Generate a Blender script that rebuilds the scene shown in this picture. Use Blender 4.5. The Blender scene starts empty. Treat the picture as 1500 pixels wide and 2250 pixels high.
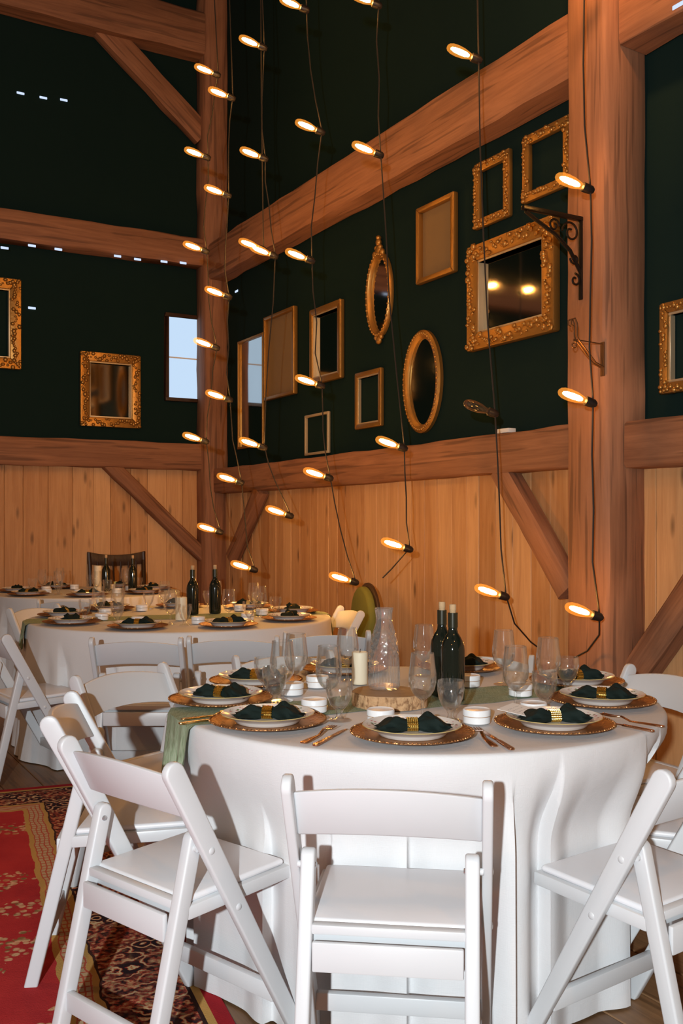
import bpy, bmesh, math, random
from mathutils import Vector, Matrix
random.seed(7)
PI = math.pi
sc = bpy.context.scene
col = sc.collection

# ------------------------------------------------------------------ camera, world, flash, exposure
FPX, HZ, CAMH = 2187.5, 1155.0, 1.32           # focal length and horizon row in 1500x2250 pixels
cam_d = bpy.data.cameras.new('camera'); cam = bpy.data.objects.new('camera', cam_d); col.objects.link(cam)
cam.location = (0, 0, CAMH); cam.rotation_euler = (PI/2, 0, 0)
cam_d.sensor_fit = 'VERTICAL'; cam_d.sensor_height = 36.0; cam_d.sensor_width = 24.0
cam_d.lens = 35.0; cam_d.shift_y = 30/2250
cam_d.clip_start = 0.05
sc.camera = cam

w = bpy.data.worlds.new('world'); sc.world = w; w.use_nodes = True
w.node_tree.nodes['Background'].inputs[0].default_value = (1.0, 0.66, 0.46, 1)
w.node_tree.nodes['Background'].inputs[1].default_value = 0.15

fl = bpy.data.lights.new('camera_flash', 'POINT'); fl.energy = 735; fl.shadow_soft_size = 0.03; fl.color = (0.88, 0.96, 1.0)
flo = bpy.data.objects.new('camera_flash', fl); flo.location = (-0.42, -1.10, 1.63); col.objects.link(flo)

sc.view_settings.view_transform = 'Standard'; sc.view_settings.look = 'None'
sc.view_settings.gamma = 1; sc.view_settings.use_curve_mapping = False
sc.view_settings.exposure = 0.0
sc.cycles.transparent_max_bounces = 32
sc.cycles.max_bounces = 6
sc.cycles.sample_clamp_indirect = 4.0

BULB_GLOW = 120.0
ADDED_PENDANT_W = 62.0

# ------------------------------------------------------------------ node helpers
class NT:
    def __init__(s, name):
        s.m = bpy.data.materials.new(name); s.m.use_nodes = True
        s.t = s.m.node_tree; s.t.nodes.clear()
        s.out = s.t.nodes.new('ShaderNodeOutputMaterial')
        s.tc = None
    def new(s, k): return s.t.nodes.new(k)
    def link(s, a, b): s.t.links.new(a, b)
    def put(s, sock, v):
        if v is None: return
        if isinstance(v, bpy.types.NodeSocket): s.link(v, sock)
        elif isinstance(v, tuple) and len(v) == 3 and sock.type == 'RGBA': sock.default_value = (*v, 1)
        else: sock.default_value = v
    def obj(s):
        if not s.tc: s.tc = s.new('ShaderNodeTexCoord')
        return s.tc.outputs['Object']
    def rnd(s): return s.new('ShaderNodeObjectInfo').outputs['Random']
    def mapping(s, vec, scale=(1,1,1), loc=(0,0,0)):
        n = s.new('ShaderNodeMapping'); s.put(n.inputs['Vector'], vec); s.put(n.inputs['Scale'], scale); s.put(n.inputs['Location'], loc)
        return n.outputs[0]
    def noise(s, vec, scale=5, detail=3, rough=.5, dist=0, out='Fac'):
        n = s.new('ShaderNodeTexNoise'); s.put(n.inputs['Vector'], vec); s.put(n.inputs['Scale'], scale)
        s.put(n.inputs['Detail'], detail); s.put(n.inputs['Roughness'], rough); s.put(n.inputs['Distortion'], dist)
        return n.outputs[out]
    def voro(s, vec, scale=5, feature='F1', out='Distance', rand=1.0):
        n = s.new('ShaderNodeTexVoronoi'); n.feature = feature; s.put(n.inputs['Vector'], vec); s.put(n.inputs['Scale'], scale)
        s.put(n.inputs['Randomness'], rand)
        return n.outputs[out]
    def ramp(s, fac, stops, interp='LINEAR'):
        n = s.new('ShaderNodeValToRGB'); n.color_ramp.interpolation = interp; s.put(n.inputs[0], fac)
        el = n.color_ramp.elements
        while len(el) < len(stops): el.new(0.5)
        for e, (p, c) in zip(el, stops):
            e.position = p; e.color = (*c, 1) if len(c) == 3 else c
        return n.outputs[0]
    def mix(s, f, a, b, blend='MIX'):
        n = s.new('ShaderNodeMix'); n.data_type = 'RGBA'; n.blend_type = blend
        s.put(n.inputs['Factor'], f); s.put(n.inputs[6], a); s.put(n.inputs[7], b); return n.outputs[2]
    def math(s, op, a, b=None, c=None):
        n = s.new('ShaderNodeMath'); n.operation = op; s.put(n.inputs[0], a)
        if b is not None: s.put(n.inputs[1], b)
        if c is not None: s.put(n.inputs[2], c)
        return n.outputs[0]
    def sep(s, v):
        n = s.new('ShaderNodeSeparateXYZ'); s.put(n.inputs[0], v); return n.outputs
    def comb(s, x, y, z):
        n = s.new('ShaderNodeCombineXYZ'); s.put(n.inputs[0], x); s.put(n.inputs[1], y); s.put(n.inputs[2], z); return n.outputs[0]
    def bump(s, h, strength=.3, dist=.01):
        n = s.new('ShaderNodeBump'); s.put(n.inputs['Height'], h); n.inputs['Strength'].default_value = strength; n.inputs['Distance'].default_value = dist
        return n.outputs[0]
    def principled(s, color, rough=.5, metal=0, normal=None, **kw):
        b = s.new('ShaderNodeBsdfPrincipled'); s.put(b.inputs['Base Color'], color); s.put(b.inputs['Roughness'], rough); s.put(b.inputs['Metallic'], metal)
        if normal is not None: s.put(b.inputs['Normal'], normal)
        for k, v in kw.items(): s.put(b.inputs[k.replace('_', ' ')], v)
        s.link(b.outputs[0], s.out.inputs[0]); return s.m

def m_plain(name, c, rough=.5, metal=0, bumpscale=None, bumpstr=.2, **kw):
    n = NT(name); nm = None
    if bumpscale: nm = n.bump(n.noise(n.obj(), bumpscale, 4), bumpstr, .004)
    v = n.noise(n.obj(), 6, 3)
    cc = n.mix(n.math('MULTIPLY', v, .25), c, tuple(x*.72 for x in c))
    return n.principled(cc, rough, metal, nm, **kw)

def m_wood(name, dark, light, knots=False, along=2, scale=1.0, rough=.6, vary=.5, cracks=False):
    n = NT(name); o = n.obj(); r = n.rnd()
    off = n.comb(n.math('MULTIPLY', r, 13.7), n.math('MULTIPLY', r, 7.1), n.math('MULTIPLY', r, 29.0))
    va = n.new('ShaderNodeVectorMath'); va.operation = 'ADD'; n.put(va.inputs[0], o); n.put(va.inputs[1], off)
    p = va.outputs[0]
    sc_ = [14*scale]*3; sc_[along] = 1.1*scale
    warp = n.noise(p, 2.5*scale, 2)
    q = n.mapping(p, tuple(sc_))
    g = n.noise(q, 1.0, 5, .6, 1.2)
    fine = [90*scale]*3; fine[along] = 2.5*scale
    g2 = n.noise(n.mapping(p, tuple(fine)), 1.0, 3, .6)
    f = n.math('ADD', n.math('MULTIPLY', g, .75), n.math('MULTIPLY', g2, .3))
    f = n.math('ADD', f, n.math('MULTIPLY', n.math('SUBTRACT', r, .5), vary))
    c = n.ramp(f, [(.25, dark), (.75, light)])
    c = n.mix(n.math('MULTIPLY', warp, .3), c, dark)
    if knots:
        ks = [9.0]*3; ks[along] = 2.6
        kd = n.voro(n.mapping(p, tuple(ks)), 1.0)
        kf = n.ramp(kd, [(.06, (1,1,1)), (.20, (0,0,0))])
        c = n.mix(n.math('MULTIPLY', kf, .75), c, tuple(x*.28 for x in dark))
    if cracks:
        cs = [30.0]*3; cs[along] = 1.2
        cr = n.ramp(n.noise(n.mapping(p, tuple(cs)), 1.0, 2, .4), [(.34, (1,1,1)), (.40, (0,0,0))])
        c = n.mix(n.math('MULTIPLY', cr, .45), c, tuple(x*.2 for x in dark))
    nm = n.bump(f, .35, .006)
    return n.principled(c, rough, 0, nm)

def m_thin_glass(name, tint=(.985,.99,.985), refl=1.3, rough=.035, flute=None, glint_paint=.012):
    n = NT(name)
    nm = None
    if flute: nm = n.bump(n.noise(n.obj(), flute, 2), .5, .004)
    tr = n.new('ShaderNodeBsdfTransparent'); n.put(tr.inputs[0], tint)
    gl = n.new('ShaderNodeBsdfGlossy'); n.put(gl.inputs['Roughness'], rough); n.put(gl.inputs['Color'], (1,1,1))
    fr = n.new('ShaderNodeFresnel'); fr.inputs[0].default_value = 1.5
    if nm is not None: n.link(nm, gl.inputs['Normal']); n.link(nm, fr.inputs['Normal'])
    mx = n.new('ShaderNodeMixShader'); n.put(mx.inputs[0], n.math('MINIMUM', n.math('MULTIPLY', fr.outputs[0], refl), .5))
    n.link(tr.outputs[0], mx.inputs[1]); n.link(gl.outputs[0], mx.inputs[2])
    df = n.new('ShaderNodeBsdfDiffuse'); n.put(df.inputs[0], (.9,.92,.92)); m2 = n.new('ShaderNodeMixShader'); m2.inputs[0].default_value = glint_paint  # white diffuse share paints the look of bright highlights into the glass
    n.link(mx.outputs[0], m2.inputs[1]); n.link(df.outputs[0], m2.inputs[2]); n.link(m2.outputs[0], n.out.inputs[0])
    return n.m

def m_emit(name, c, strength, glassmix=None):
    n = NT(name); e = n.new('ShaderNodeEmission'); n.put(e.inputs[0], c); e.inputs[1].default_value = strength
    if glassmix is None: n.link(e.outputs[0], n.out.inputs[0])
    else:
        tr = n.new('ShaderNodeBsdfTransparent'); n.put(tr.inputs[0], glassmix)
        a = n.new('ShaderNodeAddShader'); n.link(tr.outputs[0], a.inputs[0]); n.link(e.outputs[0], a.inputs[1])
        n.link(a.outputs[0], n.out.inputs[0])
    return n.m

M = {}
M['board'] = m_wood('pine_board', (.45,.205,.072), (.74,.43,.20), knots=True, vary=.45, rough=.55)
M['plank'] = m_wood('floor_plank', (.10,.048,.020), (.30,.16,.072), along=1, vary=.3, rough=.5, cracks=True)
M['timber'] = m_wood('hewn_timber', (.17,.068,.032), (.42,.19,.095), vary=.2, rough=.75, cracks=True)
M['slab_top'] = m_wood('slab_wood', (.20,.105,.045), (.46,.28,.14), along=0, vary=.1)
M['darkwood'] = m_wood('dark_furniture_wood', (.02,.010,.006), (.06,.028,.015), vary=.1, rough=.4)
M['green_wall'] = m_plain('dark_green_paint', (.0075,.0205,.0185), .9, 0, 30, .1, Specular_IOR_Level=.08)
M['ceiling'] = m_plain('dark_ceiling_boards', (.03,.018,.012), .8)
M['subfloor'] = m_plain('subfloor_dark', (.03,.018,.010), .8)
M['resin'] = m_plain('white_resin', (.60,.615,.63), .38, 0, 120, .03)
M['vinyl'] = m_plain('white_vinyl_pad', (.74,.745,.77), .36, 0, 60, .05)
M['steel'] = m_plain('bolt_steel', (.62,.63,.66), .3, .9)
M['iron'] = m_plain('black_iron', (.018,.014,.012), .38, .6, 60, .3)
M['brass_wire'] = m_plain('bronzed_wire', (.20,.10,.045), .4, .7)
M['cord'] = m_plain('black_cord', (.018,.013,.010), .6)
M['socket'] = m_plain('black_socket', (.02,.014,.012), .4)
M['charger'] = None
M['ring_gold'] = m_plain('gold_beads', (.72,.50,.13), .22, 1)
M['rosegold'] = m_plain('rose_gold', (.60,.32,.19), .22, 1)
M['goldcut'] = m_plain('gold_cutlery', (.66,.44,.16), .22, 1)
M['napkin'] = m_plain('dark_green_napkin', (.0065,.014,.0115), .85, 0, 200, .2, Specular_IOR_Level=.2)
M['tin'] = m_plain('white_tin', (.80,.80,.80), .3)
M['tin_band'] = m_plain('tin_lid_line', (.42,.26,.15), .4)
M['cork'] = m_plain('cork_wood', (.55,.37,.20), .8, 0, 300, .4)
M['bottle'] = m_plain('dark_bottle_glass', (.008,.011,.007), .06, 0, Specular_IOR_Level=.6)
M['label_foil'] = m_plain('bottle_foil', (.03,.028,.015), .3, .3)
M['wax'] = m_plain('candle_wax', (.78,.70,.52), .5, Subsurface_Weight=.0)
M['wick'] = m_plain('candle_wick', (.05,.04,.03), .9)
M['card'] = None
M['paper'] = m_plain('white_paper', (.80,.78,.74), .7)
M['gold_frame'] = m_plain('gilt_frame', (.46,.24,.06), .38, .75, 40, .5)
M['gilt_light'] = m_plain('gilt_inner_edge', (.60,.48,.30), .4, .5)
M['mirror'] = m_plain('old_mirror', (.55,.55,.52), .06, 1)
M['mat_tan'] = m_plain('tan_mat_board', (.22,.14,.06), .8)
def m_bark():
    n = NT('bark_edge'); o = n.obj(); z = n.noise(o, 45, 5, .65); v = n.math('ADD', n.voro(n.mapping(o, (1, 1, .45)), 34, 'DISTANCE_TO_EDGE'), n.math('MULTIPLY', n.math('SUBTRACT', z, .45), .5))
    c = n.mix(n.ramp(v, [(.0, (.8,.8,.8)), (.10, (0,0,0))]), n.mix(z, (.34,.17,.07), (.66,.42,.22)), (.20,.09,.035))
    return n.principled(c, .85, 0, n.bump(n.math('ADD', v, z), .8, .006))
M['bark'] = m_bark()
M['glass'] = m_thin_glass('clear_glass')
M['carafe'] = m_thin_glass('pressed_glass', (.96,.97,.965), 2.4, .05, glint_paint=.05)
M['filament'] = m_emit('glowing_filament', (1, .52, .15), BULB_GLOW)
M['added_pendant_bulb'] = m_emit('added_pendant_glow', (1, .55, .2), 8.0)
M['bulb'] = m_emit('amber_bulb_glass', (1, .36, .05), .35, (1, .86, .62))
M['bulb_off'] = m_thin_glass('unlit_bulb_glass', (.9,.75,.5), 2.0)
M['daylight'] = m_emit('daylight_pane', (.60, .78, 1.0), .95)
M['slit'] = m_emit('daylight_slit', (.62, .74, 1.0), 1.1)
M['velvet'] = m_plain('olive_velvet', (.16,.16,.025), .9, 0, 80, .2)

def m_charger():
    n = NT('gold_charger'); o = n.obj(); x, y, z = n.sep(o)
    r = n.math('SQRT', n.math('ADD', n.math('MULTIPLY', x, x), n.math('MULTIPLY', y, y)))
    nz = n.voro(o, 90); h = n.math('MULTIPLY', nz, n.math('GREATER_THAN', r, .118))
    c = n.mix(n.noise(o, 30, 4), (.24,.105,.035), (.46,.22,.085))
    return n.principled(c, .42, .85, n.bump(h, .8, .004))
M['charger'] = m_charger()

def m_plate():
    n = NT('floral_china'); o = n.obj(); x, y, z = n.sep(o)
    r = n.math('SQRT', n.math('ADD', n.math('MULTIPLY', x, x), n.math('MULTIPLY', y, y)))
    band = n.math('MULTIPLY', n.math('GREATER_THAN', r, .080), n.math('LESS_THAN', r, .120))
    clus = n.ramp(n.noise(o, 11, 1), [(.47, (0,0,0)), (.52, (1,1,1))])
    spot = n.ramp(n.voro(o, 75), [(.28, (1,1,1)), (.42, (0,0,0))])
    ge = n.new('ShaderNodeNewGeometry'); nz_ = n.sep(ge.outputs['Normal'])[2]
    f = n.math('MULTIPLY', n.math('MULTIPLY', n.math('MULTIPLY', band, clus), spot), n.math('GREATER_THAN', nz_, .4))
    fc = n.ramp(n.noise(o, 40, 1), [(.45, (.52,.09,.13)), (.5, (.60,.22,.26)), (.56, (.13,.20,.08))])
    c = n.mix(f, (.78,.765,.73), fc)
    edge = n.math('GREATER_THAN', r, .1288)
    c = n.mix(edge, c, (.55,.42,.18))
    return n.principled(c, .14)
M['plate'] = m_plate()

def m_cloth():
    n = NT('white_tablecloth_linen'); o = n.obj()
    x, y, z = n.sep(o)
    wv = n.math('ADD', n.noise(n.mapping(o, (500, 500, 40)), 1, 1), n.noise(n.mapping(o, (40, 40, 700)), 1, 1))
    big = n.noise(o, 9, 3)
    h = n.math('ADD', n.math('MULTIPLY', wv, .12), n.math('MULTIPLY', big, .8))
    c = n.mix(n.noise(o, 3, 2), (.62,.62,.63), (.67,.67,.675))
    return n.principled(c, .62, 0, n.bump(h, .25, .012))
M['cloth'] = m_cloth()

def m_runner():
    n = NT('sage_gauze'); o = n.obj()
    a = n.noise(n.mapping(o, (260, 30, 30)), 1, 2); b = n.noise(n.mapping(o, (30, 260, 30)), 1, 2)
    g = n.math('ADD', n.math('MULTIPLY', a, .5), n.math('MULTIPLY', b, .5))
    c = n.ramp(g, [(.35, (.17,.235,.13)), (.65, (.33,.39,.27))])
    return n.principled(c, .9, 0, n.bump(g, .6, .004))
M['runner'] = m_runner()

def m_card():
    n = NT('menu_card'); o = n.obj(); x, y, z = n.sep(o)
    line = n.math('GREATER_THAN', n.math('SINE', n.math('MULTIPLY', y, 420)), .55)
    word = n.math('GREATER_THAN', n.noise(n.mapping(o, (160, 60, 1)), 1, 2), .5)
    ins = n.math('MULTIPLY', n.math('LESS_THAN', n.math('ABSOLUTE', x), .032), n.math('LESS_THAN', n.math('ABSOLUTE', y), .045))
    f = n.math('MULTIPLY', n.math('MULTIPLY', line, word), ins)
    return n.principled(n.mix(n.math('MULTIPLY', f, .6), (.80,.78,.75), (.3,.3,.32)), .7)
M['card'] = m_card()

def m_rug(L, W, flowers):
    n = NT('persian_rug_pile'); o = n.obj(); x, y, z = n.sep(o)
    wob = n.math('MULTIPLY', n.math('SUBTRACT', n.noise(o, 9, 2), .5), .035)
    d0 = n.math('MINIMUM', x, y)                           # distance from the two seen edges
    d1 = n.math('ADD', d0, wob)
    red = n.mix(n.noise(o, 4, 5, .65), (.22,.006,.014), (.56,.05,.045))
    # flower clusters of the red field
    clus = n.ramp(n.voro(o, 2.1, rand=.9), [(.24, (1,1,1)), (.34, (0,0,0))])
    for q in flowers:
        vd = n.new('ShaderNodeVectorMath'); vd.operation = 'DISTANCE'; n.put(vd.inputs[0], o); vd.inputs[1].default_value = q
        dd = n.math('ADD', vd.outputs['Value'], n.math('MULTIPLY', n.math('SUBTRACT', n.noise(o, 12, 2), .5), .16))
        clus = n.math('MAXIMUM', clus, n.math('LESS_THAN', dd, .095))
    pv = n.voro(o, 34); petal = n.ramp(n.math('ADD', pv, n.math('MULTIPLY', n.noise(o, 60, 2), .25)), [(.50, (1,1,1)), (.62, (0,0,0))])
    pc = n.ramp(n.noise(o, 14, 2), [(.38, (.42,.16,.07)), (.5, (.62,.38,.22)), (.6, (.20,.12,.045))])
    field = n.mix(n.math('MULTIPLY', clus, petal), red, pc)
    # dense floral border
    v1 = n.voro(n.mapping(o, (1,1,1)), 13); s1 = n.math('SINE', n.math('MULTIPLY', n.math('ADD', v1, n.math('MULTIPLY', n.noise(o, 30, 3), .55)), 19))
    bc = n.ramp(s1, [(.18, (.022,.012,.014)), (.34, (.30,.035,.025)), (.62, (.38,.07,.035)), (.80, (.45,.27,.12)), (.93, (.55,.42,.24))])
    bc2 = n.ramp(n.noise(o, 55, 3), [(.40, (.03,.014,.012)), (.54, (.36,.06,.035)), (.66, (.48,.31,.15))])
    border = n.mix(n.ramp(n.noise(o, 4.2, 2), [(.42, (0,0,0)), (.55, (1,1,1))]), bc, bc2)
    # key band
    ex = n.math('PINGPONG', y, .032); ey = n.math('PINGPONG', x, .032)
    key = n.math('MULTIPLY', n.math('LESS_THAN', n.math('ABSOLUTE', n.math('SUBTRACT', ex, .016)), .0035), 1.0)
    key2 = n.math('LESS_THAN', n.math('ABSOLUTE', n.math('SUBTRACT', n.math('PINGPONG', d1, .02), .01)), .0026)
    band = n.mix(n.math('MAXIMUM', key, key2), (.46,.33,.19), (.42,.09,.05))
    def sel(a, lo, base): return n.mix(n.math('GREATER_THAN', d1, lo), base, a)
    c = n.mix(n.math('GREATER_THAN', d0, .045), (.30,.014,.02), (.46,.27,.08))
    c = n.mix(n.math('GREATER_THAN', d0, .068), c, (.03,.014,.012))
    c = n.mix(n.math('GREATER_THAN', d0, .08), c, border)
    c = sel((.05,.02,.015), .300, c); c = sel((.46,.27,.08), .308, c)
    c = sel(band, .326, c); c = sel((.46,.27,.08), .392, c); c = sel(field, .412, c)
    nm = n.bump(n.noise(o, 300, 2), .5, .004)
    return n.principled(c, .95, 0, nm, Specular_IOR_Level=.1)

# ------------------------------------------------------------------ mesh helpers
class MB:
    def __init__(s): s.v = []; s.f = []
    def add(s, vs, fs):
        b = len(s.v); s.v += [tuple(p) for p in vs]; s.f += [tuple(i+b for i in f) for f in fs]; return s
    def box(s, x0, x1, y0, y1, z0, z1, mtx=None):
        vs = [Vector(p) for p in ((x0,y0,z0),(x1,y0,z0),(x1,y1,z0),(x0,y1,z0),(x0,y0,z1),(x1,y0,z1),(x1,y1,z1),(x0,y1,z1))]
        if mtx: vs = [mtx @ p for p in vs]
        return s.add(vs, [(0,3,2,1),(4,5,6,7),(0,1,5,4),(1,2,6,5),(2,3,7,6),(3,0,4,7)])
    def lathe(s, prof, n=32, c=(0,0,0), mod=None, sx=1, sy=1):
        vs = []; fs = []; k = len(prof)
        for i in range(n):
            a = 2*PI*i/n
            for j, (r, z) in enumerate(prof):
                rr = r*(mod(a, z) if mod else 1)
                vs.append((c[0]+rr*math.cos(a)*sx, c[1]+rr*math.sin(a)*sy, c[2]+z))
        for i in range(n):
            for j in range(k-1):
                a, b = i*k+j, ((i+1) % n)*k+j
                fs.append((a, b, b+1, a+1))
        return s.add(vs, fs)
    def tube(s, pts, r, n=8, closed=False):
        pts = [Vector(p) for p in pts]; m = len(pts); vs = []; fs = []
        up = Vector((0,0,1)); prev = None
        for i, p in enumerate(pts):
            if closed: t = (pts[(i+1) % m]-pts[i-1])
            else: t = (pts[min(i+1, m-1)]-pts[max(i-1, 0)])
            t.normalize()
            if prev is None:
                a = t.cross(Vector((1,0,0)) if abs(t.x) < .8 else Vector((0,1,0))).normalized()
            else:
                a = (prev - t*prev.dot(t)).normalized()
            prev = a; b = t.cross(a)
            rr = r[i] if isinstance(r, (list, tuple)) else r
            for q in range(n):
                an = 2*PI*q/n; vs.append(p + a*math.cos(an)*rr + b*math.sin(an)*rr)
        for i in range(m if closed else m-1):
            for q in range(n):
                i2 = (i+1) % m
                fs.append((i*n+q, i*n+(q+1) % n, i2*n+(q+1) % n, i2*n+q))
        if not closed: fs += [tuple(range(n-1, -1, -1)), tuple((m-1)*n+q for q in range(n))]
        return s.add(vs, fs)
    def prism(s, poly, t0, t1, fn):
        """poly: 2-D outline; fn(a, b, t) -> 3-D point; extruded from t0 to t1"""
        k = len(poly)
        vs = [fn(a, b, t0) for a, b in poly]+[fn(a, b, t1) for a, b in poly]
        fs = [tuple(range(k-1, -1, -1)), tuple(range(k, 2*k))]+[(i, (i+1) % k, k+(i+1) % k, k+i) for i in range(k)]
        return s.add(vs, fs)
    def blob(s, c, rx, ry, rz, n=6, m=4):
        prof = [(math.sin(PI*j/m), -math.cos(PI*j/m)) for j in range(m+1)]
        vs = []; fs = []
        for i in range(n):
            a = 2*PI*i/n
            for (r, z) in prof: vs.append((c[0]+r*math.cos(a)*rx, c[1]+r*math.sin(a)*ry, c[2]+z*rz))
        k = m+1
        for i in range(n):
            for j in range(m):
                a, b = i*k+j, ((i+1) % n)*k+j; fs.append((a, b, b+1, a+1))
        return s.add(vs, fs)
    def mesh(s, name, mat, bevel=0, seg=2, sharp=40, smooth=True):
        me = bpy.data.meshes.new(name); me.from_pydata(s.v, [], s.f); me.update()
        bm = bmesh.new(); bm.from_mesh(me)
        bmesh.ops.remove_doubles(bm, verts=bm.verts, dist=1e-6)
        bmesh.ops.recalc_face_normals(bm, faces=bm.faces)
        if bevel:
            es = [e for e in bm.edges if len(e.link_faces) == 2 and e.calc_face_angle(0) > math.radians(35)]
            bmesh.ops.bevel(bm, geom=es, offset=bevel, segments=seg, profile=.5, affect='EDGES', clamp_overlap=True)
        bm.to_mesh(me); bm.free()
        if smooth:
            me.polygons.foreach_set('use_smooth', [True]*len(me.polygons))
            me.set_sharp_from_angle(angle=math.radians(sharp))
        me.materials.append(mat); return me
    def build(s, name, mat, parent=None, **kw): return link(name, s.mesh(name, mat, **kw), parent)

def link(name, me, parent=None, loc=None, mtx=None):
    o = bpy.data.objects.new(name, me); col.objects.link(o)
    if parent: o.parent = parent
    if mtx is not None: o.matrix_basis = mtx
    if loc is not None: o.location = loc
    return o
def tag(o, label, cat=None, group=None, kind=None):
    o['label'] = label
    if cat: o['category'] = cat
    if group: o['group'] = group
    if kind: o['kind'] = kind
    return o
def thing(name, label, cat, loc=(0,0,0), rz=0, group=None):
    o = bpy.data.objects.new(name, None); col.objects.link(o); o.empty_display_size = .1
    o.location = loc; o.rotation_euler = (0,0,rz)
    return tag(o, label, cat, group)
def dup(root, label, loc, rz, group=None, parent=None):
    r = root.copy(); col.objects.link(r); r.location = loc; r.rotation_euler = (0,0,rz); r['label'] = label
    if group: r['group'] = group
    for ch in list(root.children):
        c = ch.copy(); col.objects.link(c); c.parent = r
        for g in list(ch.children):
            d = g.copy(); col.objects.link(d); d.parent = c
    return r
def struct(o, label): return tag(o, label, None, None, 'structure')

def at(px, py, z):
    """point of the horizontal plane at height z that shows at a photo position"""
    Y = (CAMH-z)*FPX/(py-HZ); return Vector(((px-750)/FPX*Y, Y, z))
def atd(px, py, Y): return Vector(((px-750)/FPX*Y, Y, CAMH-(py-HZ)/FPX*Y))

# ------------------------------------------------------------------ the room
AL = math.atan(1255/FPX)
D1 = Vector((-math.sin(AL), math.cos(AL), 0)); NN = Vector((math.cos(AL), math.sin(AL), 0)); ZZ = Vector((0,0,1))
CW = (NN.x*.224+NN.y)*5.8                                  # distance of the plank wall
tcx = (480-750)/FPX; DC = CW/(NN.x*tcx+NN.y)
CORNER = Vector((tcx*DC, DC, 0))
UR, WR = -D1, -NN                                           # right wall: along, out of wall
UL, WL = NN, -D1                                            # left wall
def frame(U, V, Wd, o): 
    m = Matrix((U, V, Wd)).transposed().to_4x4(); m.translation = o; return m
def R(u, v, wd=0): return CORNER+UR*u+ZZ*v+WR*wd
def Lw(u, v, wd=0): return CORNER+UL*u+ZZ*v+WL*wd
def uvR(px, py, wd=0):
    t = (px-750)/FPX; Y = (CW-wd)/(NN.x*t+NN.y); p = Vector((t*Y, Y, 0))
    return (p-CORNER).dot(UR), CAMH-(py-HZ)/FPX*Y
def uvL(px, py, wd=0):
    t = (px-750)/FPX; k = (CORNER+WL*wd).dot(D1); Y = k/(D1.x*t+D1.y); p = Vector((t*Y, Y, 0))
    return (p-CORNER).dot(UL), CAMH-(py-HZ)/FPX*Y

H = 7.6
ROOM = Matrix((WR, UR, ZZ)).transposed().to_4x4(); ROOM.translation = CORNER     # x out of the right wall, y along it
def inroom(o): o.matrix_basis = ROOM; return o
def sub(o, m): o.matrix_basis = ROOM.inverted() @ m; return o
floor_o = struct(inroom(MB().box(-.2, 7.5, -.2, 13, -.12, -.024).build('floor', M['subfloor'])), 'worn brown plank floor')
pk = random.Random(3); wv = 0.0
plank_me = {}
while wv < 7.3:
    pw = pk.choice((.17, .19, .21)); u = -.1-pk.random()*2.5
    while u < 12.9:
        pl = pk.choice((3.2, 3.8, 4.4)); key = (pw, pl); u1 = max(u, -.02)
        if key not in plank_me:
            plank_me[key] = MB().box(0, pw-.004, 0, pl-.004, -.026, 0).mesh('plank', M['plank'], bevel=.003, seg=1)
        link('plank', plank_me[key], floor_o, loc=(wv, u, pk.uniform(-.0015, 0)))
        u += pl
    wv += pw
struct(inroom(MB().box(-.2, 7.5, -.2, 13, H, H+.1).build('ceiling', M['ceiling'])), 'dark boarded barn ceiling')
wr = struct(inroom(MB().box(-.15, 0, -.15, 13, 0, H).build('wall_right', M['green_wall'])), 'dark green painted wall above pine wainscot')
wl = struct(inroom(MB().box(0, 7.5, -.15, 0, 0, H).build('wall_left', M['green_wall'])), 'very dark green wall above pine wainscot with a small window')
bk = random.Random(5)
bm_cache = {}
def board(parent, x, y, sx, sy, hgt):
    key = (round(sx, 3), round(sy, 3), round(hgt, 2))
    if key not in bm_cache: bm_cache[key] = MB().box(0, sx, 0, sy, 0, hgt).mesh('board', M['board'], bevel=.003, seg=1)
    link('board', bm_cache[key], parent, loc=(x, y, 0))
u = .0
while u < 12.7:
    bw = bk.choice((.13, .15, .17, .19)); board(wr, 0, u, bk.choice((.020, .022, .024)), bw-.002, 1.72); u += bw
u = .0
while u < 7.2:
    bw = bk.choice((.17, .20, .23)); board(wl, u, 0, bw-.002, bk.choice((.020, .022, .024)), 1.95); u += bw

# timbers
tk = random.Random(11); tcount = [0]
def timber(p0, p1, wd, dp, nrm, label, rough=.006):
    """hewn beam from p0 to p1; wd across, dp along nrm"""
    p0, p1 = Vector(p0), Vector(p1); d = (p1-p0); L = d.length; d.normalize()
    y = (nrm-d*nrm.dot(d)).normalized(); x = y.cross(d)
    n = max(3, int(L/.22)); vs = []; fs = []; k = 8
    sect = [(-.5,-.42),(-.42,-.5),(.42,-.5),(.5,-.42),(.5,.42),(.42,.5),(-.42,.5),(-.5,.42)]
    bow = tk.uniform(-.5, .5)
    for i in range(n+1):
        z = L*i/n; sag = math.sin(PI*i/n)*bow*rough*2
        for (a, b) in sect:
            vs.append((a*wd+sag+tk.uniform(-rough, rough), b*dp+tk.uniform(-rough, rough), z))
    for i in range(n):
        for q in range(k): fs.append((i*k+q, i*k+(q+1) % k, (i+1)*k+(q+1) % k, (i+1)*k+q))
    fs += [tuple(range(k-1, -1, -1)), tuple(n*k+q for q in range(k))]
    tcount[0] += 1
    m = Matrix((x, y, d)).transposed().to_4x4(); m.translation = p0
    o = MB().add(vs, fs).build('trim_%d' % tcount[0], M['timber'], sharp=50); o.matrix_basis = m
    struct(o, label); return o
PW = .30                                                     # the big post stands proud of the wall
pu0 = uvR(1241, 0, PW)[0]; pu1 = uvR(1331, 0, PW)[0]; pum = (pu0+pu1)/2; pws = pu1-pu0
post = timber(R(pum, 0, PW/2), R(pum, H, PW/2), pws, PW, WR, 'large square hewn timber post with iron bracket', .004)
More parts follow.
